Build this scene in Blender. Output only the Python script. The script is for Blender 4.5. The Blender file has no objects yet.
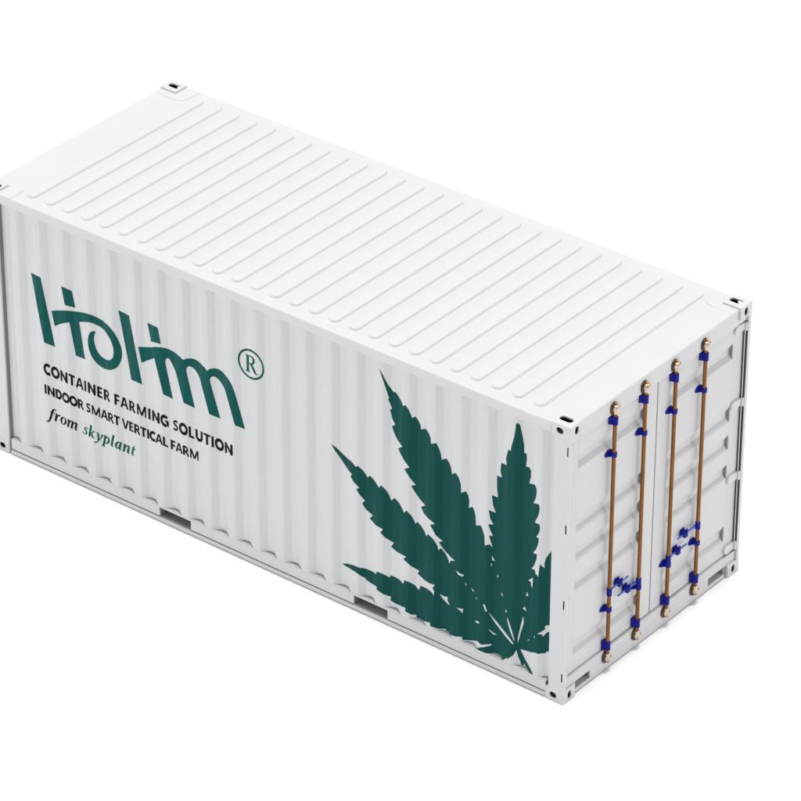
import bpy, bmesh, math
from mathutils import Matrix, Vector
scene = bpy.context.scene

# ------------------------------------------------------------------ camera
cam_data = bpy.data.cameras.new("camera")
cam = bpy.data.objects.new("camera", cam_data)
scene.collection.objects.link(cam)
fw = Vector((-0.52669086, 0.66749635, -0.52635099)).normalized()
rt = Vector((0.78415303, 0.62056319, 0.00231297)).normalized()
up = rt.cross(fw)
M = Matrix((rt, up, -fw)).transposed().to_4x4()
M.translation = Vector((15.61844464, -21.85329328, 19.41207689))
cam.matrix_world = M
cam_data.sensor_width = 36.0
cam_data.lens = 4225.137901967373 / 801.0 * 36.0
cam_data.clip_start = 0.5
cam_data.clip_end = 2000.0
scene.camera = cam

# ------------------------------------------------------------------ light
world = bpy.data.worlds.new("World")
scene.world = world
world.use_nodes = True
wb = world.node_tree.nodes["Background"]
wb.inputs[0].default_value = (1.0, 1.0, 1.0, 1.0)
wb.inputs[1].default_value = 0.57

def area_lamp(name, loc, target, size, power, color=(1, 1, 1)):
    d = bpy.data.lights.new(name, 'AREA')
    d.shape = 'SQUARE'; d.size = size; d.energy = power; d.color = color
    o = bpy.data.objects.new(name, d); scene.collection.objects.link(o)
    o.location = loc
    o.rotation_euler = (Vector(target) - Vector(loc)).to_track_quat('-Z', 'Y').to_euler()
    return o
# one big softbox high overhead: bright roof, its shadow stays under the container
area_lamp("overhead_softbox", (-2.6, 1.2, 150.0), (-2.6, 1.2, 0.0), 40.0, 216000.0)
# two added low lamps to band the folds and lift the door: one off the far left front corner, one off the door end
area_lamp("left_fill_lamp", (-50.0, -36.0, 17.0), (-2.6, 0.0, 1.3), 22.0, 8800.0, (0.97, 0.985, 1.0))
area_lamp("door_fill_lamp", (54.0, 27.0, 14.0), (0.0, 1.2, 1.3), 22.0, 6500.0)

vs = scene.view_settings
vs.view_transform = 'Standard'; vs.look = 'None'
vs.exposure = 0.0; vs.gamma = 1.0; vs.use_curve_mapping = False

# ------------------------------------------------------------------ materials
def material(name, color, rough=0.45, metal=0.0, spec=0.3, var=0.0, var_scale=6.0, bump=0.0, bump_scale=60.0, coat=0.0):
    m = bpy.data.materials.new(name); m.use_nodes = True
    nt = m.node_tree; p = nt.nodes["Principled BSDF"]
    p.inputs["Roughness"].default_value = rough
    p.inputs["Metallic"].default_value = metal
    p.inputs["Specular IOR Level"].default_value = spec
    p.inputs["Base Color"].default_value = (*color, 1)
    if coat: p.inputs["Coat Weight"].default_value = coat
    if var or bump:
        tc = nt.nodes.new("ShaderNodeTexCoord")
    if var:
        n = nt.nodes.new("ShaderNodeTexNoise"); n.inputs["Scale"].default_value = var_scale
        n.inputs["Detail"].default_value = 6.0; n.inputs["Roughness"].default_value = 0.6
        nt.links.new(tc.outputs["Object"], n.inputs["Vector"])
        r = nt.nodes.new("ShaderNodeValToRGB")
        r.color_ramp.elements[0].position = 0.3; r.color_ramp.elements[1].position = 0.7
        r.color_ramp.elements[0].color = (*[c * (1 - var) for c in color], 1)
        r.color_ramp.elements[1].color = (*[min(1, c * (1 + var)) for c in color], 1)
        nt.links.new(n.outputs["Fac"], r.inputs["Fac"])
        nt.links.new(r.outputs["Color"], p.inputs["Base Color"])
    if bump:
        n2 = nt.nodes.new("ShaderNodeTexNoise"); n2.inputs["Scale"].default_value = bump_scale
        n2.inputs["Detail"].default_value = 3.0
        nt.links.new(tc.outputs["Object"], n2.inputs["Vector"])
        b = nt.nodes.new("ShaderNodeBump"); b.inputs["Strength"].default_value = bump
        b.inputs["Distance"].default_value = 0.004
        nt.links.new(n2.outputs["Fac"], b.inputs["Height"])
        nt.links.new(b.outputs["Normal"], p.inputs["Normal"])
    return m

PAINT = material("white_container_paint", (0.566, 0.568, 0.574), rough=0.42, spec=0.25, var=0.007, var_scale=3.0, bump=0.02, bump_scale=9.0)
STEEL_GREY = material("grey_underside_paint", (0.26, 0.26, 0.265), rough=0.6, spec=0.2, var=0.05)
RECESS_SHADE = material("dark_recess_shade", (0.025, 0.025, 0.027), rough=0.8, spec=0.1)  # near black put into holes and gaps as their shade
DARK = material("dark_rubber_gasket", (0.05, 0.05, 0.053), rough=0.8, spec=0.1)
GREEN_LOGO = material("teal_lettering_film", (0.006, 0.080, 0.070), rough=0.5, spec=0.05, var=0.03)
GREEN_LEAF = material("dark_teal_leaf_film", (0.005, 0.062, 0.056), rough=0.5, spec=0.05, var=0.03)
BLACK_INK = material("black_lettering_film", (0.005, 0.005, 0.007), rough=0.5, spec=0.05)
BLUE = material("blue_bracket_paint", (0.004, 0.007, 0.21), rough=0.42, spec=0.14, var=0.1, var_scale=30)
BLUE_LIGHT = material("light_blue_handle_paint", (0.06, 0.09, 0.42), rough=0.35, spec=0.3, var=0.2, var_scale=30)  # lighter blue than the brackets, mottled at random
BROWN = material("brown_locking_bar_metal", (0.20, 0.074, 0.014), rough=0.34, metal=0.5, spec=0.3, var=0.18, var_scale=5)
BRONZE = material("bronze_cam_metal", (0.52, 0.43, 0.34), rough=0.27, metal=1.0, var=0.25, var_scale=25)
SHADED_BRONZE = material("shaded_bronze_keeper_metal", (0.085, 0.058, 0.038), rough=0.35, metal=0.8, var=0.3, var_scale=30)  # keeper darkened in colour for the shaded rim behind the cam
ORANGE = material("orange_bronze_lug_metal", (0.42, 0.20, 0.07), rough=0.3, metal=0.8, var=0.2, var_scale=30)
CREASE_SHADE_LIGHT = material("light_crease_shade", (0.24, 0.24, 0.245), rough=0.8, spec=0.1)  # flat grey standing in for shade in folds and channel ends
CREASE_SHADE = material("grey_crease_shade", (0.17, 0.17, 0.175), rough=0.8, spec=0.1)  # darker grey for the crevice shade beside the far left post
FLOOR = material("white_studio_floor", (0.94, 0.94, 0.94), rough=0.9, spec=0.0, var=0.0)

# ------------------------------------------------------------------ helpers
def obj(name, bm, mat, parent=None, label=None, smooth=False, bevel=0.0):
    bmesh.ops.recalc_face_normals(bm, faces=bm.faces[:])
    me = bpy.data.meshes.new(name); bm.to_mesh(me); bm.free()
    me.materials.append(mat)
    if smooth:
        for p in me.polygons: p.use_smooth = True
    o = bpy.data.objects.new(name, me); scene.collection.objects.link(o)
    if parent is not None: o.parent = parent
    if label: o["label"] = label
    if bevel:
        b = o.modifiers.new("bevel", 'BEVEL'); b.width = bevel; b.segments = 2; b.limit_method = 'ANGLE'
        b.harden_normals = False
    return o

def dup(src, parent, shift=(0, 0, 0)):
    c = src.copy(); scene.collection.objects.link(c); c.parent = parent
    c.location = Vector(src.location) + Vector(shift)
    return c

def box(bm, x0, x1, y0, y1, z0, z1):
    v = [bm.verts.new(p) for p in ((x0,y0,z0),(x1,y0,z0),(x1,y1,z0),(x0,y1,z0),(x0,y0,z1),(x1,y0,z1),(x1,y1,z1),(x0,y1,z1))]
    for f in ((3,2,1,0),(4,5,6,7),(0,1,5,4),(1,2,6,5),(2,3,7,6),(3,0,4,7)):
        bm.faces.new([v[i] for i in f])

def prism(bm, pts, axis, a0, a1):
    """extrude a closed 2-D outline along an axis (0=x: pts are (y,z); 1=y: (x,z); 2=z: (x,y))"""
    def P(p, a):
        return (a, p[0], p[1]) if axis == 0 else (p[0], a, p[1]) if axis == 1 else (p[0], p[1], a)
    A = [bm.verts.new(P(p, a0)) for p in pts]; B = [bm.verts.new(P(p, a1)) for p in pts]
    n = len(pts)
    for i in range(n):
        bm.faces.new((A[i], A[(i+1) % n], B[(i+1) % n], B[i]))
    bm.faces.new(A[::-1]); bm.faces.new(B)

def tube(bm, p0, p1, r0, r1=None, n=20, caps=True):
    p0 = Vector(p0); p1 = Vector(p1); r1 = r0 if r1 is None else r1
    q = (p1 - p0).to_track_quat('Z', 'Y')
    A, B = [], []
    for i in range(n):
        a = 2 * math.pi * i / n
        d = q @ Vector((math.cos(a), math.sin(a), 0))
        A.append(bm.verts.new(p0 + d * r0)); B.append(bm.verts.new(p1 + d * r1))
    for i in range(n):
        bm.faces.new((A[i], A[(i+1) % n], B[(i+1) % n], B[i]))
    if caps: bm.faces.new(A[::-1]); bm.faces.new(B)

def stadium(cx, cy, hx, hy, n=8):
    """rounded slot outline with half sizes hx, hy"""
    r = min(hx, hy); pts = []
    ex, ey = hx - r, hy - r
    for q, (sx, sy) in enumerate(((1,1),(-1,1),(-1,-1),(1,-1))):
        for k in range(n + 1):
            a = math.pi / 2 * q + math.pi / 2 * k / n
            pts.append((cx + sx*ex + r*math.cos(a), cy + sy*ey + r*math.sin(a)))
    out = []
    for p in pts:
        if not out or (abs(p[0]-out[-1][0]) + abs(p[1]-out[-1][1])) > 1e-6: out.append(p)
    if abs(out[0][0]-out[-1][0]) + abs(out[0][1]-out[-1][1]) < 1e-6: out.pop()
    return out

def bool_diff(name, bm_a, cutters):
    """mesh of A minus every cutter"""
    bmesh.ops.recalc_face_normals(bm_a, faces=bm_a.faces[:])
    ma = bpy.data.meshes.new(name); bm_a.to_mesh(ma); bm_a.free()
    oa = bpy.data.objects.new(name, ma); scene.collection.objects.link(oa)
    tmp = []
    for c in cutters:
        bmesh.ops.recalc_face_normals(c, faces=c.faces[:])
        mc = bpy.data.meshes.new("cut"); c.to_mesh(mc); c.free()
        oc = bpy.data.objects.new("cut", mc); scene.collection.objects.link(oc); tmp.append(oc)
        m = oa.modifiers.new("b", 'BOOLEAN'); m.object = oc; m.operation = 'DIFFERENCE'; m.solver = 'EXACT'
    dg = bpy.context.evaluated_depsgraph_get(); dg.update()
    me = bpy.data.meshes.new_from_object(oa.evaluated_get(dg))
    for o in tmp + [oa]: bpy.data.objects.remove(o, do_unlink=True)
    bm = bmesh.new(); bm.from_mesh(me); bpy.data.meshes.remove(me)
    return bm

# ------------------------------------------------------------------ ground
L, W, H = 6.058, 2.4237, 2.5611
bm = bmesh.new()
v = [bm.verts.new(p) for p in ((-300,-300,0),(300,-300,0),(300,300,0),(-300,300,0))]
bm.faces.new(v)
ground = obj("ground", bm, FLOOR); ground["kind"] = "structure"

# ------------------------------------------------------------------ container root
root = bpy.data.objects.new("shipping_container", None); scene.collection.objects.link(root)
root["label"] = "white corrugated steel shipping container with teal lettering and a dark green leaf on its side"
root["category"] = "shipping container"

# corner castings -------------------------------------------------------------
CA, CB, CC = 0.178, 0.162, 0.1165
def casting_bm():
    a = bmesh.new(); box(a, 0, CA, 0, CB, 0, CC)
    bmesh.ops.bevel(a, geom=a.edges[:], offset=0.007, segments=3, profile=0.5, affect='EDGES')
    cav = bmesh.new(); box(cav, 0.013, CA-0.012, 0.013, CB-0.012, 0.013, CC-0.010)
    top = bmesh.new(); prism(top, stadium(0.100, 0.086, 0.060, 0.031), 2, -0.02, 0.04)
    end = bmesh.new(); prism(end, stadium(0.086, 0.060, 0.025, 0.037), 0, -0.02, 0.04)
    side = bmesh.new(); prism(side, stadium(0.100, 0.060, 0.034, 0.027), 1, -0.02, 0.04)
    b = bool_diff("casting", a, [cav, top, end, side])
    for f in b.faces:                # shade inside the pocket put in as a dark colour
        c = f.calc_center_median()
        if 0.0125 < c.x < CA-0.0115 and 0.0125 < c.y < CB-0.0115 and 0.0125 < c.z < CC-0.0095: f.material_index = 1
    return b
base_cast = casting_bm()
for xs in (0, 1):
    for ys in (0, 1):
        for zs in (0, 1):
            b = base_cast.copy()
            for q in b.verts:
                x = -q.co.x if xs == 0 else -L + q.co.x
                y = q.co.y if ys == 0 else W - q.co.y
                z = q.co.z if zs == 0 else H - q.co.z
                q.co = (x, y, z)
            o = obj("corner_casting", b, PAINT, root); o.data.materials.append(RECESS_SHADE)
base_cast.free()

# corner posts ----------------------------------------------------------------
ZP0, ZP1 = CC - 0.003, H - CC + 0.003
DOOR_X = -0.045                      # plane of the door leaves
for ys in (0, 1):
    Y = (lambda y: y) if ys == 0 else (lambda y: W - y)
    pts = [(-0.004, Y(0.003)), (-0.004, Y(0.039)), (-0.090, Y(0.039)), (-0.090, Y(0.075)), (-0.150, Y(0.075)), (-0.150, Y(0.003))]
    bm = bmesh.new(); prism(bm, pts, 2, ZP0, ZP1)
    cuts = []
    for zc in (0.251, 0.940, 1.637, 2.338):       # narrow hinge lug slots in the outer side face
        c = bmesh.new(); y0, y1 = sorted((Y(-0.01), Y(0.022))); box(c, -0.0265, -0.0155, y0, y1, zc-0.040, zc+0.040); cuts.append(c)
    pb_ = bool_diff("post", bm, cuts)
    for f in pb_.faces:
        c = f.calc_center_median()
        if -0.0268 < c.x < -0.0152 and Y(0.0035) != c.y and min(abs(c.z - z) for z in (0.251, 0.940, 1.637, 2.338)) < 0.0405 and abs(c.y - Y(0.0)) < 0.0225 and abs(c.y - Y(0.003)) > 1e-4: f.material_index = 1  # slot faces coloured dark for the shade inside
    p = obj("corner_post", pb_, PAINT, root, bevel=0.0015); p.data.materials.append(RECESS_SHADE)
    pts = [(-L+0.004, Y(0.003)), (-L+0.178, Y(0.003)), (-L+0.178, Y(0.060)), (-L+0.060, Y(0.120)), (-L+0.004, Y(0.120))]
    bm = bmesh.new(); prism(bm, pts, 2, ZP0, ZP1)
    obj("corner_post", bm, PAINT, root, bevel=0.004)

# side walls: vertical trapezoid corrugation ---------------------------------------
PITCH, FIRST = 0.2574, -5.833
YO, YI = 0.011, 0.044                # outer and inner plane of the sheet
def corr_breaks():
    out = []                         # (x, y) bend points from left to right
    k = 0
    out.append((-5.8785, YI))
    while True:
        c = FIRST + k * PITCH
        if c > -0.10: break
        out += [(c - 0.033, YI)] if k else []
        out += [(c + 0.033, YI)]
        if c + 0.095 < -0.16: out += [(c + 0.095, YO), (c + PITCH - 0.095, YO)]
        k += 1
    out = [p for p in out if p[0] < -0.152] + [(-0.1515, YI)]
    return out
BEND = corr_breaks()
def rounded(bend, r=0.010):
    """soften every bend with a short three-point arc"""
    out = [bend[0]]
    for i in range(1, len(bend) - 1):
        p, a, b = Vector(bend[i]), Vector(bend[i-1]), Vector(bend[i+1])
        da, db = (a - p), (b - p)
        if abs(da.normalized().cross(db.normalized())) < 1e-4: out.append(tuple(p)); continue
        p0 = p + da.normalized() * min(r, da.length * .45); p1 = p + db.normalized() * min(r, db.length * .45)
        for t in (0, .33, .67, 1):
            q = p0 * (1-t)**2 + p * 2*t*(1-t) + p1 * t*t
            out.append((q.x, q.y))
    out.append(bend[-1])
    return out
PROFILE = rounded(BEND)
def wall_y(x):
    if x <= PROFILE[0][0]: return PROFILE[0][1]
    for (x0, y0), (x1, y1) in zip(PROFILE, PROFILE[1:]):
        if x <= x1: return y0 + (y1 - y0) * (x - x0) / max(1e-9, x1 - x0)
    return PROFILE[-1][1]
ZW0, ZW1 = 0.1575, 2.470
def wall_bm(back):
    bm = bmesh.new()
    t = 0.003
    f = [(x, y) for x, y in PROFILE] + [(x, y + t) for x, y in PROFILE[::-1]]
    if back: f = [(x, W - y) for x, y in f]
    A = [bm.verts.new((x, y, ZW0)) for x, y in f]; B = [bm.verts.new((x, y, ZW1)) for x, y in f]
    n = len(f)
    for i in range(n): bm.faces.new((A[i], A[(i+1) % n], B[(i+1) % n], B[i]))
    h = n // 2                       # caps as quads along the sheet
    for i in range(h - 1):
        for S in (A, B): bm.faces.new((S[i], S[i+1], S[n-2-i], S[n-1-i]))
    return bm
def smooth_by_angle(o, deg=30):
    me = o.data
    bm = bmesh.new(); bm.from_mesh(me)
    for f in bm.faces: f.smooth = True
    for e in bm.edges:
        if len(e.link_faces) == 2 and e.calc_face_angle(0) > math.radians(deg): e.smooth = False
    bm.to_mesh(me); bm.free()
side_wall = obj("side_wall", wall_bm(False), PAINT, root); smooth_by_angle(side_wall)
back_wall = obj("side_wall", wall_bm(True), PAINT, root); smooth_by_angle(back_wall)

# dark strips standing in for shade at the foot of every inward fold and beside the far left post
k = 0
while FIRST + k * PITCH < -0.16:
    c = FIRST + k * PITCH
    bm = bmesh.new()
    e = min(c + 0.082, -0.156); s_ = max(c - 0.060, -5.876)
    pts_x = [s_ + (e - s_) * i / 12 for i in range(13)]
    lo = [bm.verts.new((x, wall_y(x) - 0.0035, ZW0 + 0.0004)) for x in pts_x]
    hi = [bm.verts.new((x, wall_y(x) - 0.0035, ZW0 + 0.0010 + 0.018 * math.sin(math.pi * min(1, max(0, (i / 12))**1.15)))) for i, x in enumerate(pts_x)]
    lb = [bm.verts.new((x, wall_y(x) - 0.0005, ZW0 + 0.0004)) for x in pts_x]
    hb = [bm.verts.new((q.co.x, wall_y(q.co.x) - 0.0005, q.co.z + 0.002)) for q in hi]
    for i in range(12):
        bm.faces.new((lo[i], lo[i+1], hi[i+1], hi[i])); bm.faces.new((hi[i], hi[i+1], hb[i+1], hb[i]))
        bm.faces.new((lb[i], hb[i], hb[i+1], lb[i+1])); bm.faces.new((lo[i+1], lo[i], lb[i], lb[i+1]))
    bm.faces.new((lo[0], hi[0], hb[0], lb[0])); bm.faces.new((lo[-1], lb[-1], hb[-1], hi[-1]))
    obj("crease_shade", bm, CREASE_SHADE_LIGHT, side_wall)
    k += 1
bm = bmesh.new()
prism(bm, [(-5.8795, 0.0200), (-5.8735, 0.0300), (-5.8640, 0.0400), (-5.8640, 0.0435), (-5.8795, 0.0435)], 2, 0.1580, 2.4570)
obj("crease_shade", bm, CREASE_SHADE, side_wall)

# closed end wall (far left end)
bm = bmesh.new(); y = 0.13; pts = []
while y < W - 0.25:
    pts += [(y, -L+0.012), (y+0.07, -L+0.012), (y+0.13, -L+0.052), (y+0.20, -L+0.052)]; y += 0.26
pts += [(W-0.121, -L+0.052)]
poly = [(x, yy) for yy, x in pts] + [(x+0.003, yy) for yy, x in pts[::-1]]
prism(bm, poly, 2, 0.155, H-0.14); obj("end_wall", bm, PAINT, root)

# bottom side rails with fork pockets -------------------------------------------------
POCK = ((-4.185, -3.842), (-2.107, -1.760))
XR0, XR1 = -L + CA + 0.001, -CA - 0.001
BR0, BR1 = XR0 + 0.020, XR1
for ys in (0, 1):
    Y = (lambda a, b: (a, b)) if ys == 0 else (lambda a, b: (W-b, W-a))
    bm = bmesh.new()
    segs = [BR0] + [q for p in POCK for q in p] + [BR1]
    for i in range(0, len(segs), 2):
        box(bm, segs[i], segs[i+1], *Y(0.009, 0.020), 0.0590, 0.1420)
    box(bm, BR0, BR1, *Y(0.009, 0.110), 0.1422, 0.1570)       # top flange, carries the wall
    box(bm, BR0, BR1, *Y(0.030, 0.110), 0.0465, 0.0525)       # recessed web
    box(bm, BR0, BR1, *Y(0.003, 0.110), 0.0150, 0.0463)       # bottom flange
    rail = obj("bottom_rail", bm, PAINT, root, bevel=0.002)
    bm = bmesh.new()                                          # dark block for the shade in the gap between rail and castings
    box(bm, XR0 - 0.0005, BR0 - 0.0005, *Y(0.035, 0.110), 0.0150, 0.1575)
    obj("rail_gap_shade", bm, RECESS_SHADE, rail)
for x0, x1 in POCK:                                           # fork tunnels through the floor
    bm = bmesh.new(); t = 0.004
    box(bm, x0-t, x0, 0.0205, W-0.0205, 0.0590, 0.1420); box(bm, x1, x1+t, 0.0205, W-0.0205, 0.0590, 0.1420)
    box(bm, x0-t, x1+t, 0.0205, W-0.0205, 0.1424, 0.146); box(bm, x0-t, x1+t, 0.0205, W-0.0205, 0.0530, 0.0592)
    obj("fork_pocket", bm, STEEL_GREY, root)
bm = bmesh.new(); box(bm, -L+0.1, -0.12, 0.115, W-0.115, 0.150, 0.185); obj("floor_deck", bm, STEEL_GREY, root)

# top side rails --------------------------------------------------------------------
for ys in (0, 1):
    Y = (lambda a, b: (a, b)) if ys == 0 else (lambda a, b: (W-b, W-a))
    bm = bmesh.new(); box(bm, XR0, XR1, *Y(0.003, 0.062), 2.4580, H-0.0245)
    obj("top_rail", bm, PAINT, root, bevel=0.004)

# roof with raised cross beads ---------------------------------------------------------
ZR = H - 0.0215
bm = bmesh.new()
box(bm, XR0, XR1, 0.006, W-0.006, ZR-0.003, ZR)
box(bm, -L+0.012, XR0-0.0002, CB+0.001, W-CB-0.001, ZR-0.003, ZR); box(bm, XR1+0.0002, -0.024, CB+0.001, W-CB-0.001, ZR-0.003, ZR)
NB, BX0, BX1 = 27, -5.620, -0.411
def bead(bm, xc, y0, y1):
    rings = []
    for r, h in ((0.053, 0.0003), (0.0512, 0.0014), (0.0478, 0.0145), (0.0445, 0.0188), (0.0390, 0.0203)):
        ring = []
        for end in (0, 1):
            for k in range(13):
                a = math.pi * k / 12
                if end == 0: p = (xc - r*math.cos(a), y0 + 0.053 - r*math.sin(a))
                else: p = (xc + r*math.cos(a), y1 - 0.053 + r*math.sin(a))
                ring.append(bm.verts.new((p[0], p[1], ZR + h)))
        rings.append(ring)
    n = len(rings[0])
    for A, B in zip(rings, rings[1:]):
        for i in range(n):
            f = bm.faces.new((A[i], A[(i+1) % n], B[(i+1) % n], B[i])); f.smooth = True
    bm.faces.new(rings[-1])
for i in range(NB):
    bead(bm, BX0 + (BX1 - BX0) * i / (NB - 1), 0.118, W - 0.118)
roof = obj("roof", bm, PAINT, root)
# corner gusset plates and end strips on the roof
for xs in (0, 1):
    for ys in (0, 1):
        x0, x1 = (-0.33, -0.010) if xs == 0 else (-L+0.010, -L+0.33)
        y0, y1 = (0.008, 0.245) if ys == 0 else (W-0.245, W-0.008)
        g, r = 0.0012, 0.10           # L-shaped plate round the casting, one corner rounded
        sx = -1 if xs == 0 else 1; sy = 1 if ys == 0 else -1
        ox = -0.024 if xs == 0 else -L + 0.024; oy = 0.008 if ys == 0 else W - 0.008
        kx = (-CA if xs == 0 else -L + CA) + sx*g; ky = (CB if ys == 0 else W - CB) + sy*g
        ex = x0 if xs == 0 else x1; ey = y1 if ys == 0 else y0
        pts = [(kx, oy), (ex, oy)] + [(ex - sx*r + sx*r*math.cos(math.pi/2*k/8), ey - sy*r + sy*r*math.sin(math.pi/2*k/8)) for k in range(9)] + [(ox, ey), (ox, ky), (kx, ky)]
        bm = bmesh.new(); prism(bm, pts, 2, ZR+0.0003, ZR+0.0032)
        obj("gusset_plate", bm, PAINT, root, bevel=0.0015)
for x0, x1 in ((-0.215, -0.0245),):
    bm = bmesh.new(); box(bm, x0, x1, 0.2455, W-0.2455, ZR+0.0003, ZR+0.0024); obj("roof_strip", bm, PAINT, root, bevel=0.0015)

# door header, sill, far end beams ------------------------------------------------------
bm = bmesh.new(); box(bm, -0.110, -0.020, CB+0.001, W-CB-0.001, 2.395, H-0.0218)
box(bm, -0.110, -0.024, 0.0395, CB+0.0005, 2.395, H-CC-0.001); box(bm, -0.110, -0.024, W-CB-0.0005, W-0.0395, 2.395, H-CC-0.001)
obj("door_header", bm, PAINT, root, bevel=0.004)
bm = bmesh.new(); box(bm, -L+0.006, -L+0.11, CB+0.001, W-CB-0.001, H-0.14, H-0.0218); obj("end_beam", bm, PAINT, root, bevel=0.004)
bm = bmesh.new(); box(bm, -L+0.006, -L+0.11, CB+0.001, W-CB-0.001, 0.015, 0.157); obj("end_beam", bm, PAINT, root, bevel=0.004)
bm = bmesh.new()
SX = -0.022
SP = ((0.185, 0.385), (W-0.415, W-0.185))
ys_ = [CB+0.001, SP[0][0], SP[0][1], SP[1][0], SP[1][1], W-CB-0.020]
for i in range(0, 6, 2): box(bm, -0.040, SX, ys_[i], ys_[i+1], 0.045, 0.1190)
box(bm, -0.150, SX, CB+0.001, W-CB-0.001, 0.1192, 0.2040)
box(bm, -0.150, SX, 0.0395, CB+0.0005, 0.1192, 0.2040); box(bm, -0.150, SX, W-CB-0.0005, W-0.0395, 0.1192, 0.2040)
box(bm, -0.150, SX, CB+0.001, W-CB-0.020, 0.0150, 0.0448)
sill = obj("door_sill", bm, PAINT, root, bevel=0.003)
for a, b in SP:
    bm = bmesh.new(); box(bm, -0.160, -0.1505, a-0.01, b+0.01, 0.045, 0.119)
    box(bm, -0.150, -0.041, a-0.006, a, 0.0452, 0.1188); box(bm, -0.150, -0.041, b, b+0.006, 0.0452, 0.1188)
    obj("fork_slot", bm, STEEL_GREY, sill)
bm = bmesh.new(); box(bm, -0.11, -0.06, W-CB-0.0185, W-CB-0.0005, 0.02, 0.1185); obj("sill_gap_shade", bm, RECESS_SHADE, sill)  # dark block put behind the gap as its shade

# doors -----------------------------------------------------------------------------------
DZ0, DZ1 = 0.211, 2.389
REC = ((2.238, 2.090), (1.652, 1.502), (1.386, 1.238), (1.105, 0.958), (0.505, 0.352))   # recessed horizontal channels: top, bottom edge
def door_panel_bm(ya, yb):
    """pressed sheet between the stiles; five horizontal channels with sloped ends"""
    bm = bmesh.new(); D = 0.031; S = 0.056
    zs = [(DZ1 - 0.05, 0)]
    for t, b in REC: zs += [(t, 0), (t - S, 1), (b + S*0.75, 1), (b, 0)]
    zs += [(DZ0 + 0.06, 0)]
    ycols = [(ya, 0), (ya + 0.004, 0), (ya + 0.016, 1), (yb - 0.014, 1), (yb - 0.006, 0), (yb, 0)]
    g = [[bm.verts.new((DOOR_X - 0.001 - D * zi * yi, y, z)) for y, yi in ycols] for z, zi in zs]
    for r in range(len(zs) - 1):
        for c in range(len(ycols) - 1):
            bm.faces.new((g[r][c], g[r][c+1], g[r+1][c+1], g[r+1][c]))
    return bm
def door(y0, y1, pa, pb, hinge_y, label, reach):
    d = bmesh.new(); x0, x1 = -0.100, DOOR_X
    box(d, x0, x1, y0, pa, DZ0, DZ1); box(d, x0, x1, pb, y1, DZ0, DZ1)
    box(d, x0, x1, pa+0.0003, pb-0.0003, DZ1-0.05, DZ1); box(d, x0, x1, pa+0.0003, pb-0.0003, DZ0, DZ0+0.06)
    o = obj("door", d, PAINT, root, label=label, bevel=0.003)
    p = obj("door_panel", door_panel_bm(pa, pb), PAINT, o)
    bv = p.modifiers.new("bevel", 'BEVEL'); bv.width = 0.010; bv.segments = 4; bv.limit_method = 'ANGLE'; bv.angle_limit = math.radians(15)
    sgn = 1 if hinge_y > W/2 else -1
    for zt, zb in REC:                               # dark cap, added as shade, where each channel ends at the stile
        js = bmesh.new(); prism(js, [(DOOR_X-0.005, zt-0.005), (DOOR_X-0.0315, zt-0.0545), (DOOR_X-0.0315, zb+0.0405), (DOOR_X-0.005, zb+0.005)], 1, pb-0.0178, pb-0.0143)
        obj("crease_shade", js, CREASE_SHADE_LIGHT, o)
    for zc in (2.345, 1.640, 0.942, 0.262):
        hb = bmesh.new()
        pts = []
        yi = hinge_y - sgn*reach                      # rounded inner end of the strap
        for k in range(13):
            a = math.pi/2 + math.pi * k / 12
            pts.append((yi + sgn*0.040 + 0.040*math.cos(a) * sgn, zc + 0.040*math.sin(a)))
        pts += [(hinge_y + sgn*0.010, zc - 0.030), (hinge_y + sgn*0.010, zc + 0.030)]
        prism(hb, pts, 0, DOOR_X + 0.0005, DOOR_X + 0.020)
        tube(hb, (DOOR_X+0.026, hinge_y + sgn*0.004, zc-0.038), (DOOR_X+0.026, hinge_y + sgn*0.004, zc+0.038), 0.0135, n=16)
        obj("hinge", hb, PAINT, o, bevel=0.002)
    pin = bmesh.new(); yy = hinge_y + sgn*0.006
    tube(pin, (DOOR_X+0.016, yy, DZ0+0.03), (DOOR_X+0.016, yy, DZ1-0.03), 0.005, n=10)
    obj("hinge_pin", pin, PAINT, o)
    g = bmesh.new(); ya, yb = sorted((hinge_y + sgn*0.001, hinge_y + sgn*0.0125)); box(g, DOOR_X-0.03, DOOR_X-0.006, ya, yb, DZ0, DZ1)
    obj("gasket", g, DARK, o)
    g = bmesh.new(); ya, yb = sorted((hinge_y + sgn*0.0120, hinge_y + sgn*0.0138)); box(g, DOOR_X-0.002, -0.010, ya, yb, DZ0, DZ1)  # thin sheet added to make the post flank read dark
    obj("gasket", g, DARK, o)
    return o
YC = W / 2
door_a = door(0.053, YC-0.006, 0.175, 1.052, 0.053, None, 0.012)
door_b = door(YC+0.006, W-0.053, W-1.052, W-0.175, W-0.053, None, 0.135)
bm = bmesh.new(); box(bm, -0.09, DOOR_X-0.008, YC-0.0058, YC+0.0058, DZ0+0.002, DZ1-0.002); obj("gasket", bm, DARK, door_a)
bm = bmesh.new(); box(bm, -0.098, DOOR_X-0.010, 0.055, W-0.055, DZ1+0.0005, DZ1+0.0055); obj("gasket", bm, DARK, door_b)
bm = bmesh.new(); box(bm, -0.098, DOOR_X-0.010, 0.055, W-0.055, DZ0-0.0065, DZ0-0.0005); obj("gasket", bm, DARK, door_b)
# inner blanking panel so no light leaks through the doorway
bm = bmesh.new(); box(bm, -0.130, -0.118, 0.08, W-0.08, 0.206, 2.394); obj("light_blanking_panel", bm, STEEL_GREY, root)

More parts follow.
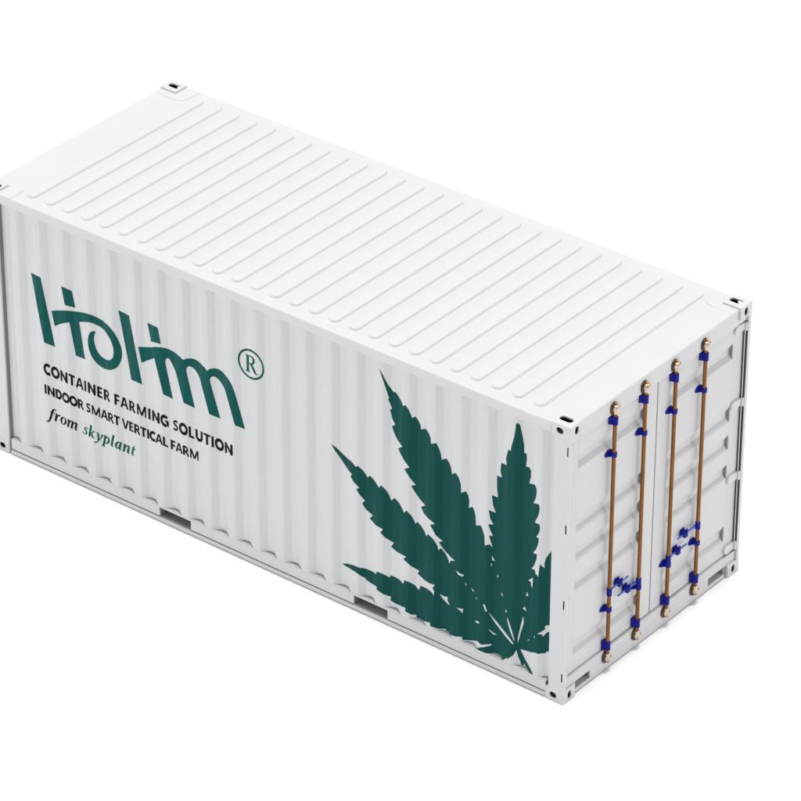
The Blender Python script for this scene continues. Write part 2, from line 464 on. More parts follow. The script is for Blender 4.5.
# locking bars ------------------------------------------------------------------------------
RX = -0.003; RR = 0.0162
def guide_block(y, z0, z1):
    """wrap-round bracket at the end of a bar: base plate on the door, cheeks, rounded front"""
    bm = bmesh.new(); h = 0.025
    pts = [(DOOR_X+0.0005, y-h-0.007), (DOOR_X+0.012, y-h-0.007), (DOOR_X+0.016, y-h), (RX+0.006, y-h+0.004)]
    for k in range(7):
        a = -math.pi/2 + math.pi*k/6
        pts.append((RX + 0.006 + 0.020*math.cos(a), y + (h-0.006)*math.sin(a)))
    pts += [(RX+0.006, y+h-0.004), (DOOR_X+0.016, y+h), (DOOR_X+0.012, y+h+0.007), (DOOR_X+0.0005, y+h+0.007)]
    prism(bm, pts, 2, z0, z1)
    return bm
def guide_ring(y, z):
    """mid guide: flared foot on the door, neck, ring round the bar"""
    bm = bmesh.new()
    # foot plate, flared
    prism(bm, [(y-0.068, z+0.010), (y-0.036, z+0.034), (y+0.014, z+0.030), (y+0.022, z+0.018), (y+0.022, z-0.018), (y+0.014, z-0.030), (y-0.036, z-0.024), (y-0.066, z-0.012)], 0, DOOR_X+0.0005, DOOR_X+0.010)
    prism(bm, [(DOOR_X+0.009, z+0.032), (DOOR_X+0.022, z+0.018), (RX-0.010, z+0.016), (RX-0.010, z-0.016), (DOOR_X+0.022, z-0.020), (DOOR_X+0.009, z-0.030)], 1, y-0.024, y+0.012)
    tube(bm, (RX, y, z-0.020), (RX, y, z+0.020), 0.0245, n=20)
    return bm
def cam_bm(y, z, up):
    """forged cam: round boss on the bar end, hooked tongue, two keeper lugs on the frame"""
    bm = bmesh.new(); s = 1 if up else -1
    tube(bm, (RX, y, z - s*0.034), (RX, y, z + s*0.016), 0.0215, 0.024, n=18)
    pts = []
    for k in range(15):                                  # rounded tongue standing off the frame
        a = math.pi * (k / 14) * 1.25 - 0.35
        pts.append((y + 0.034*math.cos(a), z + s*(0.010 + 0.036*math.sin(a))))
    pts += [(y - 0.014, z - s*0.012), (y + 0.012, z - s*0.016)]
    prism(bm, pts, 0, RX - 0.006, RX + 0.014)
    return bm
def keeper_bm(y, z, up):
    bm = bmesh.new(); s = 1 if up else -1
    prism(bm, stadium(y - 0.004, z + s*0.008, 0.043, 0.056, 6), 0, -0.0215, -0.0080)
    lugs = []
    for dy, dz in ((0.036, 0.016), (0.004, 0.050)):
        l = bmesh.new(); tube(l, (-0.0075, y+dy, z + s*dz), (0.013, y+dy, z + s*dz), 0.0125, 0.010, n=14); lugs.append(l)
    return bm, lugs

def locking_bar(y, hub_z, handle_dir, latch_off):
    bm = bmesh.new()
    tube(bm, (RX, y, 0.150), (RX, y, 2.440), RR, n=20)
    bar = obj("locking_bar", bm, BROWN, root, smooth=False)
    smooth_by_angle(bar, 40)
    for z, upw in ((2.442, True), (0.150, False)):
        plate, lugs = keeper_bm(y, z, upw)
        k = obj("cam_keeper", plate, SHADED_BRONZE, bar, bevel=0.003)
        for lg in lugs: obj("keeper_lug", lg, ORANGE, bar, bevel=0.003)
        c = obj("cam", cam_bm(y, z, upw), BRONZE, bar, bevel=0.004)
    for z0, z1 in ((2.310, 2.382), (0.218, 0.294)):
        obj("bar_bracket", guide_block(y, z0, z1), BLUE, bar, bevel=0.004)
    for z in (2.038, 0.600):
        obj("bar_guide", guide_ring(y, z), BLUE, bar, bevel=0.003)
    # handle hub clamped to the bar
    hb = bmesh.new()
    tube(hb, (RX, y, hub_z-0.034), (RX, y, hub_z+0.034), 0.0220, n=18)
    hub = obj("handle_hub", hb, BLUE, bar, bevel=0.003)
    # flat handle lying along the door, thin, held in a catch
    dr = handle_dir
    hx = DOOR_X + 0.026
    hm = bmesh.new()
    ln = 0.265
    prism(hm, [(y + dr*0.010, hub_z+0.020), (y + dr*0.060, hub_z+0.010), (y + dr*ln, hub_z+0.0085),
               (y + dr*(ln+0.006), hub_z), (y + dr*ln, hub_z-0.0085), (y + dr*0.060, hub_z-0.010), (y + dr*0.010, hub_z-0.022)], 0, hx, hx+0.010)
    obj("handle", hm, BLUE_LIGHT, bar, bevel=0.003)
    # catch: plate on the door, hasp lugs, swivel head
    cy = y + dr*latch_off; cz = hub_z
    cb = bmesh.new()
    prism(cb, [(cy-0.034, cz-0.030), (cy+0.034, cz-0.030), (cy+0.026, cz+0.036), (cy-0.026, cz+0.036)], 0, DOOR_X+0.0005, DOOR_X+0.012)
    box(cb, DOOR_X+0.010, DOOR_X+0.048, cy-0.024, cy-0.013, cz-0.024, cz+0.030)
    box(cb, DOOR_X+0.010, DOOR_X+0.050, cy+0.010, cy+0.022, cz-0.030, cz+0.022)
    tube(cb, (DOOR_X+0.030, cy-0.040, cz+0.020), (DOOR_X+0.030, cy+0.040, cz+0.020), 0.009, n=12)
    tube(cb, (DOOR_X+0.036, cy, cz-0.036), (DOOR_X+0.050, cy+0.004, cz+0.030), 0.0095, 0.0075, n=12)
    obj("handle_catch", cb, BLUE, bar, bevel=0.002)
    return bar
locking_bar(0.585, 0.765, 1, 0.150)
locking_bar(0.984, 0.650, -1, 0.140)
locking_bar(1.388, 0.650, 1, 0.140)
locking_bar(1.790, 0.765, -1, 0.165)

# ------------------------------------------------------------------ lettering on the side wall
LEAF = [[[-1.8467,2.3847],[-1.803,2.3287],[-1.7584,2.2684],[-1.6989,2.2184],[-1.685,2.2292],[-1.6494,2.1965],[-1.6246,2.165],[-1.6096,2.127],[-1.585,2.1484],[-1.5552,2.1189],[-1.5304,2.0828],[-1.5184,2.0555],[-1.4831,2.083],[-1.4563,2.0569],[-1.4364,2.0235],[-1.4293,1.9851],[-1.3822,2.01],[-1.3525,1.9787],[-1.3365,1.9438],[-1.3312,1.8909],[-1.2813,1.9197],[-1.2536,1.8849],[-1.2335,1.8378],[-1.2252,1.7878],[-1.1794,1.818],[-1.1497,1.7885],[-1.1316,1.7451],[-1.1242,1.6947],[-1.0882,1.7229],[-1.0556,1.6882],[-1.0374,1.6402],[-1.0324,1.5591],[-0.9859,1.5937],[-0.9601,1.5607],[-0.9506,1.5091],[-0.9547,1.4519],[-0.9178,1.4762],[-0.8978,1.438],[-0.8872,1.3867],[-0.8842,1.3154],[-0.8386,1.3398],[-0.8185,1.3035],[-0.8002,1.2552],[-0.7968,1.167],[-0.7504,1.1985],[-0.7307,1.188],[-0.7159,1.1802],[-0.7362,1.2258],[-0.7547,1.2787],[-0.7149,1.2886],[-0.7429,1.33],[-0.7651,1.3775],[-0.7119,1.3966],[-0.7447,1.4359],[-0.7615,1.5104],[-0.6907,1.5117],[-0.7198,1.5708],[-0.734,1.6589],[-0.674,1.6621],[-0.6852,1.7456],[-0.6863,1.8585],[-0.6391,1.8574],[-0.6545,1.9132],[-0.6473,1.9888],[-0.5974,1.9906],[-0.6044,2.0513],[-0.5859,2.1346],[-0.5619,2.1315],[-0.5562,2.1789],[-0.534,2.2597],[-0.5213,2.3365],[-0.5176,2.3872],[-0.5038,2.4061],[-0.4781,2.4027],[-0.4648,2.3586],[-0.4493,2.302],[-0.4325,2.2278],[-0.4321,2.1649],[-0.4103,2.169],[-0.4054,2.1214],[-0.4133,2.0505],[-0.382,2.054],[-0.3652,2.029],[-0.3649,1.9748],[-0.3787,1.9103],[-0.3285,1.9206],[-0.3105,1.8879],[-0.3102,1.8334],[-0.3188,1.7935],[-0.3368,1.7497],[-0.2845,1.7573],[-0.2761,1.7243],[-0.286,1.6608],[-0.3213,1.5785],[-0.2754,1.5782],[-0.268,1.5491],[-0.2782,1.4989],[-0.3039,1.4515],[-0.279,1.4508],[-0.2817,1.4054],[-0.3012,1.3418],[-0.3309,1.2943],[-0.2924,1.2946],[-0.2962,1.2514],[-0.3186,1.1816],[-0.3418,1.1421],[-0.3081,1.1442],[-0.3044,1.1131],[-0.2751,1.0948],[-0.2698,1.1556],[-0.2616,1.2139],[-0.2133,1.199],[-0.2181,1.2378],[-0.206,1.2892],[-0.1786,1.3422],[-0.1511,1.386],[-0.1329,0.6946],[-0.1712,0.6827],[-0.1997,0.6628],[-0.1941,0.635],[-0.2746,0.5546],[-0.2246,0.5735],[-0.2163,0.5544],[-0.1743,0.6143],[-0.1316,0.648],[-0.1265,0.4514],[-0.1745,0.4332],[-0.1885,0.4108],[-0.2702,0.3711],[-0.2752,0.3784],[-0.3479,0.3561],[-0.4308,0.3436],[-0.3851,0.2709],[-0.3347,0.2069],[-0.294,0.1433],[-0.3233,0.1409],[-0.3536,0.1793],[-0.3909,0.2261],[-0.3948,0.1793],[-0.4126,0.1839],[-0.4231,0.2158],[-0.4486,0.262],[-0.4685,0.3184],[-0.4977,0.2596],[-0.5584,0.1926],[-0.5636,0.2057],[-0.6091,0.1568],[-0.7476,0.1497],[-0.8769,0.1432],[-0.8919,0.1482],[-0.8376,0.1816],[-0.7785,0.2133],[-0.7147,0.2547],[-0.7139,0.2685],[-0.8183,0.219],[-0.8534,0.2373],[-0.9277,0.2097],[-1.0023,0.183],[-1.0056,0.2105],[-1.0774,0.1859],[-1.1275,0.1815],[-1.1729,0.1908],[-1.1661,0.216],[-1.2483,0.1851],[-1.326,0.1756],[-1.3313,0.2092],[-1.3999,0.194],[-1.4659,0.1994],[-1.466,0.2236],[-1.5218,0.2044],[-1.5828,0.212],[-1.5779,0.2452],[-1.6747,0.2405],[-1.7309,0.2504],[-1.7258,0.2884],[-1.8076,0.2806],[-1.8743,0.2958],[-1.8691,0.3242],[-1.9204,0.3295],[-1.98,0.343],[-1.9872,0.3565],[-2.0335,0.3592],[-2.0953,0.3767],[-2.1883,0.386],[-2.2276,0.3957],[-2.1674,0.422],[-2.1054,0.4315],[-2.0333,0.4329],[-2.0271,0.4413],[-1.9613,0.4516],[-1.91,0.45],[-1.8772,0.4445],[-1.8731,0.4704],[-1.8179,0.4744],[-1.7669,0.4719],[-1.7363,0.4655],[-1.7322,0.4932],[-1.6752,0.4952],[-1.6295,0.4857],[-1.602,0.4646],[-1.59,0.5063],[-1.5333,0.5092],[-1.4827,0.5028],[-1.4421,0.4701],[-1.4273,0.5196],[-1.3618,0.5235],[-1.3114,0.5066],[-1.2931,0.4837],[-1.2895,0.5255],[-1.3058,0.554],[-1.283,0.5924],[-1.3321,0.5839],[-1.3925,0.5937],[-1.4571,0.6257],[-1.4382,0.6585],[-1.5239,0.6702],[-1.5988,0.7018],[-1.5737,0.7391],[-1.6657,0.7445],[-1.7245,0.7696],[-1.6962,0.8176],[-1.7874,0.8321],[-1.8341,0.8604],[-1.8077,0.9027],[-1.8839,0.9113],[-1.9408,0.9488],[-1.9113,0.9913],[-1.9804,1.019],[-2.019,1.0602],[-1.9903,1.1002],[-2.0462,1.1334],[-2.0786,1.1732],[-2.046,1.1968],[-2.1069,1.2317],[-2.1373,1.2723],[-2.1199,1.2934],[-2.1524,1.3134],[-2.1929,1.3536],[-2.2436,1.404],[-2.2943,1.4496],[-2.3327,1.4973],[-2.2838,1.4828],[-2.2229,1.4516],[-2.1721,1.4277],[-2.1213,1.4104],[-2.0829,1.3788],[-2.0655,1.3979],[-2.02,1.3805],[-1.9846,1.3524],[-1.9644,1.3267],[-1.939,1.3547],[-1.8936,1.3279],[-1.8684,1.3005],[-1.8482,1.2767],[-1.828,1.3102],[-1.7776,1.2855],[-1.7423,1.2481],[-1.7241,1.2056],[-1.691,1.2454],[-1.6407,1.2123],[-1.6114,1.1744],[-1.5963,1.1448],[-1.5713,1.1776],[-1.5161,1.1428],[-1.4909,1.1108],[-1.4807,1.0876],[-1.4609,1.1137],[-1.4157,1.0833],[-1.3855,1.0468],[-1.3733,1.0122],[-1.3555,1.0441],[-1.2955,1.0124],[-1.2602,0.9704],[-1.2489,0.9317],[-1.2254,0.9651],[-1.1753,0.9275],[-1.15,0.8889],[-1.1416,0.848],[-1.1291,0.8854],[-1.0837,0.9044],[-1.1205,0.9173],[-1.1855,0.9544],[-1.2165,0.9792],[-1.2457,1.0142],[-1.2042,1.0362],[-1.276,1.0638],[-1.3363,1.1405],[-1.2848,1.1673],[-1.3466,1.1888],[-1.3967,1.2199],[-1.4249,1.2693],[-1.3823,1.3007],[-1.4372,1.3363],[-1.4873,1.3842],[-1.5244,1.4252],[-1.4777,1.4534],[-1.5377,1.4944],[-1.5937,1.5557],[-1.5431,1.5899],[-1.598,1.6375],[-1.633,1.6838],[-1.6551,1.7223],[-1.6133,1.7564],[-1.6552,1.7888],[-1.6932,1.8449],[-1.7172,1.9036],[-1.6834,1.9288],[-1.7133,1.9704],[-1.7363,2.0477],[-1.7165,2.0655],[-1.7384,2.1073],[-1.7553,2.1319],[-1.7483,2.1528],[-1.7881,2.2479],[-1.8179,2.3139]],[[-1.0801,0.8212],[-1.0552,0.8109],[-1.0254,0.8045],[-0.9938,0.8084],[-1.0054,0.7865],[-1.035,0.7834],[-1.0549,0.7874],[-1.0629,0.7981]],[[-0.9801,0.748],[-0.9668,0.7157],[-0.9797,0.715]],[[-0.9233,0.7152],[-0.8905,0.7008],[-0.9051,0.687]],[[-0.8731,0.656],[-0.8649,0.6358],[-0.8726,0.623]],[[-0.8053,0.6138],[-0.7856,0.6147],[-0.7631,0.5607],[-0.7747,0.5509],[-0.7899,0.5729]],[[-1.2364,0.5248],[-1.1813,0.5197],[-1.1515,0.5305],[-1.1562,0.5017],[-1.1307,0.4552],[-1.1508,0.461],[-1.2011,0.4921]],[[-1.069,0.4674],[-1.0312,0.474],[-0.9965,0.4842],[-1.0059,0.4371],[-1.021,0.4498]],[[-0.7232,1.1054],[-0.6903,1.0631],[-0.7195,1.0602]],[[-0.7316,1.027],[-0.7219,1.0265],[-0.7253,1.0016],[-0.7333,1.0076]],[[-0.6688,0.9504],[-0.6538,0.9333],[-0.6653,0.919]],[[-0.627,0.8036],[-0.6038,0.7682],[-0.6235,0.7721]],[[-0.5851,0.6609],[-0.5682,0.6445],[-0.5815,0.6246]],[[-0.7547,0.5636],[-0.67,0.505],[-0.5853,0.4417],[-0.4975,0.3703],[-0.51,0.3553],[-0.5946,0.4139],[-0.6794,0.4819]],[[-0.5688,0.601],[-0.5432,0.5456],[-0.5124,0.4734],[-0.4863,0.3943],[-0.4981,0.3987],[-0.5368,0.4723],[-0.5629,0.5513]],[[-0.4072,0.6706],[-0.4028,0.6016],[-0.4254,0.5207],[-0.4431,0.437],[-0.4568,0.3929],[-0.4578,0.4401],[-0.4401,0.5238],[-0.4224,0.6073]],[[-0.4154,0.7331],[-0.3967,0.7647],[-0.3743,0.7178],[-0.3911,0.7295]],[[-0.747,0.4001],[-0.7173,0.3939],[-0.6974,0.3835],[-0.6529,0.3789],[-0.702,0.3671]],[[-0.3655,0.4566],[-0.3465,0.4791],[-0.3509,0.4601]],[[-0.3037,0.5215],[-0.2943,0.5351],[-0.2954,0.5014]],[[-0.8808,0.4138],[-0.8613,0.4319],[-0.8364,0.4235],[-0.8412,0.4119],[-0.8658,0.406]],[[-0.3685,1.0211],[-0.3262,1.067],[-0.3286,0.9633],[-0.3416,0.9858],[-0.3443,1.0173]],[[-0.3728,0.9117],[-0.3651,0.8728],[-0.3892,0.8672]]]
LOGO = [[[-5.5356,1.9098],[-5.4241,1.9023],[-5.3012,1.2806],[-5.4183,1.2795]],[[-5.1948,1.9025],[-5.0798,1.8986],[-5.051,1.75],[-5.1627,1.7358]],[[-5.3238,1.6219],[-5.2552,1.65],[-5.1792,1.6761],[-5.1079,1.6994],[-5.0382,1.7193],[-4.9733,1.7337],[-4.9133,1.7434],[-4.8569,1.748],[-4.803,1.7469],[-4.7464,1.7373],[-4.6946,1.7194],[-4.6509,1.6927],[-4.6119,1.6586],[-4.5831,1.6188],[-4.5609,1.5765],[-4.5494,1.5387],[-4.5468,1.4976],[-4.5507,1.4587],[-4.5633,1.4194],[-4.5791,1.3846],[-4.6003,1.3516],[-4.6325,1.3191],[-4.6721,1.2944],[-4.7147,1.2802],[-4.7557,1.2762],[-4.7984,1.2842],[-4.8375,1.3003],[-4.8685,1.3243],[-4.8924,1.3558],[-4.9103,1.3973],[-4.9204,1.4417],[-4.9202,1.4899],[-4.9088,1.5422],[-4.8931,1.5701],[-4.8722,1.5894],[-4.8518,1.6008],[-4.8309,1.6009],[-4.8444,1.5719],[-4.8515,1.5396],[-4.8532,1.5044],[-4.846,1.4696],[-4.8333,1.4349],[-4.8147,1.4073],[-4.7881,1.3865],[-4.7577,1.3768],[-4.727,1.3729],[-4.6959,1.3779],[-4.6721,1.3937],[-4.6524,1.4165],[-4.6412,1.4447],[-4.6365,1.4763],[-4.6382,1.512],[-4.6477,1.5439],[-4.6636,1.581],[-4.6874,1.6123],[-4.7158,1.6399],[-4.7511,1.6602],[-4.7902,1.6706],[-4.833,1.6728],[-4.8605,1.6732],[-4.8893,1.6692],[-4.9498,1.6525],[-5.0152,1.6283],[-4.9601,1.2878],[-5.0672,1.2832],[-5.1218,1.5831],[-5.1708,1.5611],[-5.2145,1.5362],[-5.2573,1.5098],[-5.2944,1.4854]],[[-4.5694,1.9052],[-4.4514,1.8957],[-4.3329,1.2831],[-4.4508,1.2852]],[[-4.2554,1.903],[-4.1405,1.8965],[-4.1124,1.754],[-4.2219,1.7367]],[[-4.3635,1.6323],[-4.2986,1.6558],[-4.2338,1.6781],[-4.1724,1.7031],[-4.1103,1.7226],[-4.0691,1.7314],[-4.0293,1.735],[-3.9886,1.7323],[-3.9503,1.7231],[-3.9112,1.7095],[-3.8765,1.6913],[-3.8491,1.7121],[-3.8155,1.7295],[-3.781,1.7406],[-3.7479,1.7456],[-3.713,1.739],[-3.6826,1.725],[-3.6492,1.7065],[-3.6212,1.6851],[-3.595,1.7111],[-3.5638,1.7295],[-3.5296,1.7425],[-3.4967,1.7465],[-3.458,1.7367],[-3.4247,1.7164],[-3.3897,1.6874],[-3.3611,1.6513],[-3.337,1.6039],[-3.3172,1.5501],[-3.2318,1.2807],[-3.3374,1.2794],[-3.4228,1.5445],[-3.4398,1.5824],[-3.4612,1.6129],[-3.4817,1.6353],[-3.5056,1.6507],[-3.5318,1.6606],[-3.5583,1.658],[-3.5789,1.6436],[-3.5901,1.6223],[-3.5927,1.6052],[-3.59,1.5873],[-3.4932,1.2796],[-3.6093,1.2803],[-3.6824,1.5159],[-3.693,1.5546],[-3.7069,1.5891],[-3.7262,1.6206],[-3.751,1.6452],[-3.7794,1.6581],[-3.8103,1.6587],[-3.8321,1.6428],[-3.8425,1.6209],[-3.8442,1.5984],[-3.8397,1.5745],[-3.7655,1.2761],[-3.8835,1.2802],[-3.9433,1.4875],[-3.9588,1.5358],[-3.981,1.5797],[-3.9983,1.6064],[-4.0147,1.6287],[-4.0335,1.6463],[-4.0529,1.6427],[-4.0687,1.6216],[-4.0718,1.5976],[-4.0684,1.5713],[-4.0024,1.2708],[-4.1038,1.2768],[-4.1896,1.5912],[-4.2651,1.5417],[-4.3333,1.492]]]
SKEW_X, SKEW_Z, Y_REF = -0.789, -0.789, 0.012      # film slanted along the camera's view, so it reads straight from there
FLAT = [(x - SKEW_X * (y - Y_REF), x, y) for x, y in PROFILE]
CUTS = sorted(set(round(f[0], 5) for f in FLAT))
def drape(name, bm, mat, lift=0.0014):
    """cut a flat film (x, z) at every bend of the sheet and lay it on the corrugation"""
    for x in CUTS:
        bmesh.ops.bisect_plane(bm, geom=bm.verts[:] + bm.edges[:] + bm.faces[:], dist=1e-6, plane_co=(x, 0, 0), plane_no=(1, 0, 0))
    for q in bm.verts:
        fx = q.co.x
        X, Y = FLAT[-1][1] + fx - FLAT[-1][0], FLAT[-1][2]
        for (f0, x0, y0), (f1, x1, y1) in zip(FLAT, FLAT[1:]):
            if fx <= f1:
                u = (fx - f0) / (f1 - f0); X = x0 + (x1 - x0) * u; Y = y0 + (y1 - y0) * u
                break
        q.co = Vector((X, Y - lift + q.co.y, q.co.z + SKEW_Z * (Y - Y_REF)))
    bmesh.ops.bisect_plane(bm, geom=bm.verts[:] + bm.edges[:] + bm.faces[:], dist=1e-6, plane_co=(-0.154, 0, 0), plane_no=(1, 0, 0), clear_outer=True)
    bmesh.ops.bisect_plane(bm, geom=bm.verts[:] + bm.edges[:] + bm.faces[:], dist=1e-6, plane_co=(0, 0, ZW0+0.001), plane_no=(0, 0, 1), clear_inner=True)
    bm.normal_update()
    for f in bm.faces:
        if f.normal.y > 0: f.normal_flip()
    me = bpy.data.meshes.new(name)
    bm.to_mesh(me); bm.free(); me.materials.append(mat)
    o = bpy.data.objects.new(name, me); scene.collection.objects.link(o); o.parent = side_wall
    return o

def curve_to_bm(cu):
    o = bpy.data.objects.new("tmp", cu); scene.collection.objects.link(o)
    dg = bpy.context.evaluated_depsgraph_get(); dg.update()
    me = bpy.data.meshes.new_from_object(o.evaluated_get(dg))
    bpy.data.objects.remove(o, do_unlink=True)
    bm = bmesh.new(); bm.from_mesh(me); bpy.data.meshes.remove(me)
    return bm

def outline_bm(loops):
    cu = bpy.data.curves.new("outline", 'CURVE'); cu.dimensions = '2D'; cu.fill_mode = 'BOTH'
    for lp in loops:
        s = cu.splines.new('POLY'); s.points.add(len(lp) - 1); s.use_cyclic_u = True
        for q, p in zip(s.points, lp): q.co = (p[0], p[1], 0, 1)
    bm = curve_to_bm(cu)
    for q in bm.verts: q.co = Vector((q.co.x, 0, q.co.y))
    bm.normal_update()
    return bm

drape("leaf_emblem", outline_bm(LEAF), GREEN_LEAF)
drape("logo_lettering", outline_bm(LOGO), GREEN_LOGO)

# bold sans capitals drawn with a flat pen: cap height 1, stroke lists of (x, z, width)
PW = 0.285
def S(*p, w=PW): return [(x, z, w) for x, z in p]
def bowl(cx, cy, rx, ry, a0, a1, n=20, w=PW):
    return [(cx + rx*math.cos(math.radians(a0 + (a1-a0)*k/n)), cy + ry*math.sin(math.radians(a0 + (a1-a0)*k/n)), w) for k in range(n+1)]
h_ = PW / 2
CAPS = {
 'C': (0.86, [bowl(.52,.5,.42,.415,50,310)]),
 'O': (1.08, [bowl(.54,.5,.43,.415,0,360,32)]),
 'G': (1.00, [bowl(.53,.5,.43,.415,48,292), S((.87,.52),(.87,.08)), S((.56,.50),(.97,.50), w=.18)]),
 'N': (1.12, [S((.20,0),(.20,1)), S((.92,0),(.92,1)), S((.20,.93),(.92,.07), w=.23)]),
 'T': (0.82, [S((.41,0),(.41,.86)), S((.0,.905),(.82,.905), w=.19)]),
 'A': (0.98, [S((.09,0),(.45,1), w=.215), S((.89,0),(.53,1), w=.215), S((.24,.32),(.74,.32), w=.17)]),
 'I': (0.44, [S((.22,0),(.22,1))]),
 'E': (0.76, [S((.20,0),(.20,1)), S((.25,.905),(.70,.905), w=.19), S((.25,.51),(.66,.51), w=.18), S((.25,.095),(.70,.095), w=.19)]),
 'F': (0.74, [S((.20,0),(.20,1)), S((.25,.905),(.70,.905), w=.19), S((.25,.48),(.66,.48), w=.18)]),
 'L': (0.76, [S((.20,0),(.20,1)), S((.25,.095),(.74,.095), w=.19)]),
 'R': (0.94, [S((.20,0),(.20,1)), S((.25,.91),(.44,.91), w=.18) + bowl(.46,.685,.235,.225,85,-85,12,.19) + S((.44,.46),(.25,.46), w=.18), S((.46,.46),(.83,0), w=.22)]),
 'M': (1.36, [S((.20,0),(.20,1), w=.19), S((1.16,0),(1.16,1), w=.19), S((.23,.96),(.68,.06), w=.21), S((1.13,.96),(.68,.06), w=.21)]),
 'S': (0.78, [[(.66,.84,.19),(.52,.90,.19),(.36,.90,.19),(.22,.83,.19),(.18,.71,.20),(.25,.60,.21),(.40,.51,.22),(.55,.41,.21),(.61,.29,.20),(.57,.17,.19),(.43,.10,.19),(.26,.10,.19),(.10,.16,.19)]]),
 'U': (1.06, [[(.20,1,PW),(.20,.42,PW)] + bowl(.53,.40,.33,.305,180,360,16) + [(.86,.42,PW),(.86,1,PW)]]),
 'D': (1.04, [S((.20,0),(.20,1)), S((.25,.905),(.40,.905), w=.19) + bowl(.42,.5,.41,.405,88,-88,18) + S((.40,.095),(.25,.095), w=.19)]),
 'V': (0.92, [S((.08,1),(.44,0), w=.215), S((.84,1),(.48,0), w=.215)]),
}
def ribbon(bm, pts, dy):
    P = [Vector((p[0], p[1])) for p in pts]
    rows = []
    for i, p in enumerate(P):
        d = (P[min(i+1, len(P)-1)] - P[max(i-1, 0)]).normalized(); nrm = Vector((-d.y, d.x)); h = pts[i][2] / 2
        rows.append((bm.verts.new((p.x + nrm.x*h, dy, p.y + nrm.y*h)), bm.verts.new((p.x - nrm.x*h, dy, p.y - nrm.y*h))))
    for a, b in zip(rows, rows[1:]): bm.faces.new((a[0], a[1], b[1], b[0]))
def caps_line(name, text, x0, x1, z0, cap, sx, space):
    """letters of body scale sx, spread evenly from x0 to x1"""
    nat = sum((CAPS[c][0] if c != ' ' else space) * sx * cap for c in text)
    track = ((x1 - x0) - nat) / (len(text) - 1)
    bm = None; x = x0; lay = 0
    for c in text + ' ':
        if c == ' ':
            bm.normal_update(); drape("lettered_word", bm, BLACK_INK); bm = None
            x += space*sx*cap + track; continue
        if bm is None: bm = bmesh.new()
        adv, strokes = CAPS[c]
        for s in strokes:
            ribbon(bm, [(px, pz, w) for px, pz, w in s], -0.00012 * (lay % 5)); lay += 1
            bm.verts.ensure_lookup_table()
            for q in bm.verts[-2*len(s):]: q.co = Vector((x + q.co.x*sx*cap, q.co.y, z0 + q.co.z*cap))
        x += adv*sx*cap + track
caps_line("text_line", "CONTAINER FARMING SOLUTION", -5.437, -3.362, 0.9715, 0.1045, 0.81, 0.34)
caps_line("text_line", "INDOOR SMART VERTICAL FARM", -5.446, -3.732, 0.7745, 0.0905, 0.86, 0.30)

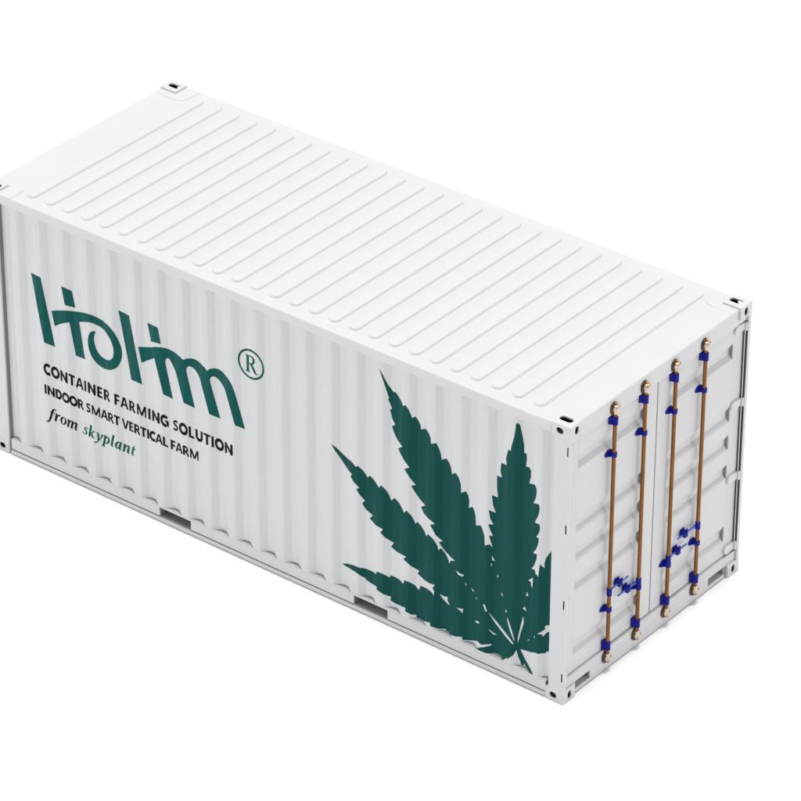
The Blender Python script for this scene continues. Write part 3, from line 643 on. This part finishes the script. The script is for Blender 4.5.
# bold italic serif words drawn with a broad pen ---------------------------------------------
def ell(cx, cy, rx, ry, wside, wtop, n=22):
    return [(cx + rx*math.cos(2*math.pi*k/n), cy + ry*math.sin(2*math.pi*k/n),
             wtop + (wside-wtop)*abs(math.cos(2*math.pi*k/n))**1.3) for k in range(n+1)]
def arch(x0, x1, w=.24):
    return [(x0+.04,.55,.08),(x0+.14,.80,.11),(x0+.26,.93,.15),(x1-.08,.95,.20),(x1+.01,.84,w),(x1,.62,w),(x1-.02,.1,w)]
GLY = {
 'f': (.62, [[(-.22,-.36,.17),(-.12,-.47,.11),(.02,-.42,.14),(.12,-.2,.2),(.22,.3,.24),(.26,.9,.24),(.32,1.22,.22),(.46,1.43,.13),(.60,1.41,.13),(.66,1.32,.18)],[(.04,.93,.10),(.58,.93,.10)]]),
 'r': (.74, [[(.20,0,.24),(.22,.5,.24),(.20,1.0,.24)],[(.02,.93,.10),(.22,.93,.10)],[(.28,.5,.08),(.40,.82,.12),(.52,.94,.17),(.66,.90,.22)]]),
 'o': (.90, [ell(.43,.5,.31,.44,.25,.10)]),
 'm': (1.48,[[(.20,0,.24),(.22,.5,.24),(.20,1.0,.24)],[(.02,.93,.10),(.22,.93,.10)],arch(.24,.68),[(.66,.2,.24),(.66,0,.24)],arch(.72,1.14),[(1.12,.12,.22),(1.20,.02,.12),(1.34,.10,.07)]]),
 's': (.70, [[(.56,.74,.10),(.53,.88,.15),(.38,.95,.10),(.24,.88,.15),(.20,.72,.20),(.34,.55,.23),(.50,.38,.23),(.52,.20,.19),(.38,.05,.11),(.20,.04,.10),(.09,.14,.14),(.07,.27,.09)]]),
 'k': (.90, [[(.20,0,.24),(.20,1.5,.24)],[(.04,1.44,.10),(.20,1.44,.10)],[(.28,.44,.09),(.46,.60,.10),(.56,.85,.15),(.68,.92,.20)],[(.36,.52,.10),(.48,.32,.22),(.60,.08,.22),(.70,.03,.10),(.82,.12,.06)]]),
 'y': (.84, [[(.02,.90,.08),(.16,.92,.20),(.26,.6,.24),(.38,.02,.22)],[(.66,.94,.20),(.70,.78,.20),(.60,.42,.10),(.42,.02,.10),(.20,-.34,.12),(.04,-.44,.12),(-.08,-.36,.17)]]),
 'p': (.92, [[(.16,-.46,.24),(.20,.3,.24),(.20,1.0,.24)],[(.02,.93,.10),(.22,.93,.10)],[(-.02,-.44,.09),(.38,-.44,.09)],[(.28,.6,.08),(.44,.90,.13),(.60,.88,.20),(.70,.62,.25),(.66,.32,.24),(.52,.07,.14),(.36,.04,.10),(.26,.14,.09)]]),
 'l': (.48, [[(.20,1.5,.24),(.18,.14,.24),(.26,.03,.13),(.40,.12,.07)],[(.04,1.44,.10),(.20,1.44,.10)]]),
 'a': (.92, [[(.64,.84,.12),(.48,.95,.11),(.30,.84,.18),(.18,.55,.25),(.20,.22,.24),(.34,.05,.14),(.48,.16,.10),(.62,.52,.08)],[(.68,1.0,.20),(.64,.5,.24),(.63,.13,.23),(.72,.02,.12),(.86,.12,.07)]]),
 'n': (1.00,[[(.20,0,.24),(.22,.5,.24),(.20,1.0,.24)],[(.02,.93,.10),(.22,.93,.10)],arch(.24,.68),[(.66,.12,.22),(.74,.02,.12),(.88,.10,.07)]]),
 't': (.62, [[(.30,1.32,.06),(.24,1.1,.16),(.22,.9,.24),(.19,.18,.24),(.28,.03,.15),(.46,.13,.07)],[(.02,.93,.10),(.50,.93,.10)]]),
}
def pen_word(name, word, x0, x1, z0, xh, mat, shear=0.20):
    bm = bmesh.new(); x = 0.0; lay = 0
    for ch in word:
        adv, strokes = GLY[ch]
        for s in strokes:
            ribbon(bm, [(px + x + shear*pz, pz, w) for px, pz, w in s], -0.00012 * (lay % 5)); lay += 1
        x += adv
    xs = [q.co.x for q in bm.verts]; a, b = min(xs), max(xs)
    for q in bm.verts: q.co = Vector((x0 + (q.co.x-a)/(b-a)*(x1-x0), q.co.y, z0 + q.co.z*xh))
    bm.normal_update()
    return drape(name, bm, mat)
pen_word("lettered_word", "from", -5.440, -5.083, 0.5370, 0.080, BLACK_INK)
pen_word("lettered_word", "skyplant", -5.030, -4.432, 0.5370, 0.080, GREEN_LOGO)

# registered mark
bm = bmesh.new(); cx, cz, n = -3.155, 1.923, 56
ring = []
for k in range(n):
    a = 2*math.pi*k/n
    ring.append((bm.verts.new((cx+0.137*math.cos(a), 0, cz+0.137*math.sin(a))), bm.verts.new((cx+0.119*math.cos(a), 0, cz+0.119*math.sin(a)))))
for k in range(n):
    a, b = ring[k], ring[(k+1) % n]; bm.faces.new((a[0], a[1], b[1], b[0]))
for s in ([(-.52,-1,.05),(-.52,1,.05)], ):
    pass
u = 0.079
for i, s in enumerate(([(-.42,-.95,.36),(-.42,.95,.36)], [(-.72,.94,.12),(.05,.94,.12)], [(-.72,-.94,.12),(-.12,-.94,.12)],
          [(-.1,.94,.12),(.22,.88,.18),(.38,.66,.28),(.38,.40,.28),(.20,.12,.18),(-.1,.04,.12),(-.42,.04,.12)],
          [(.02,.04,.30),(.30,-.42,.30),(.58,-.88,.28)], [(.50,-.94,.12),(.86,-.94,.12)])):
    ribbon(bm, [(cx + p*u, cz + q*u, w*u) for p, q, w in s], -0.00012*i)
bm.normal_update()
drape("registered_mark", bm, GREEN_LOGO)
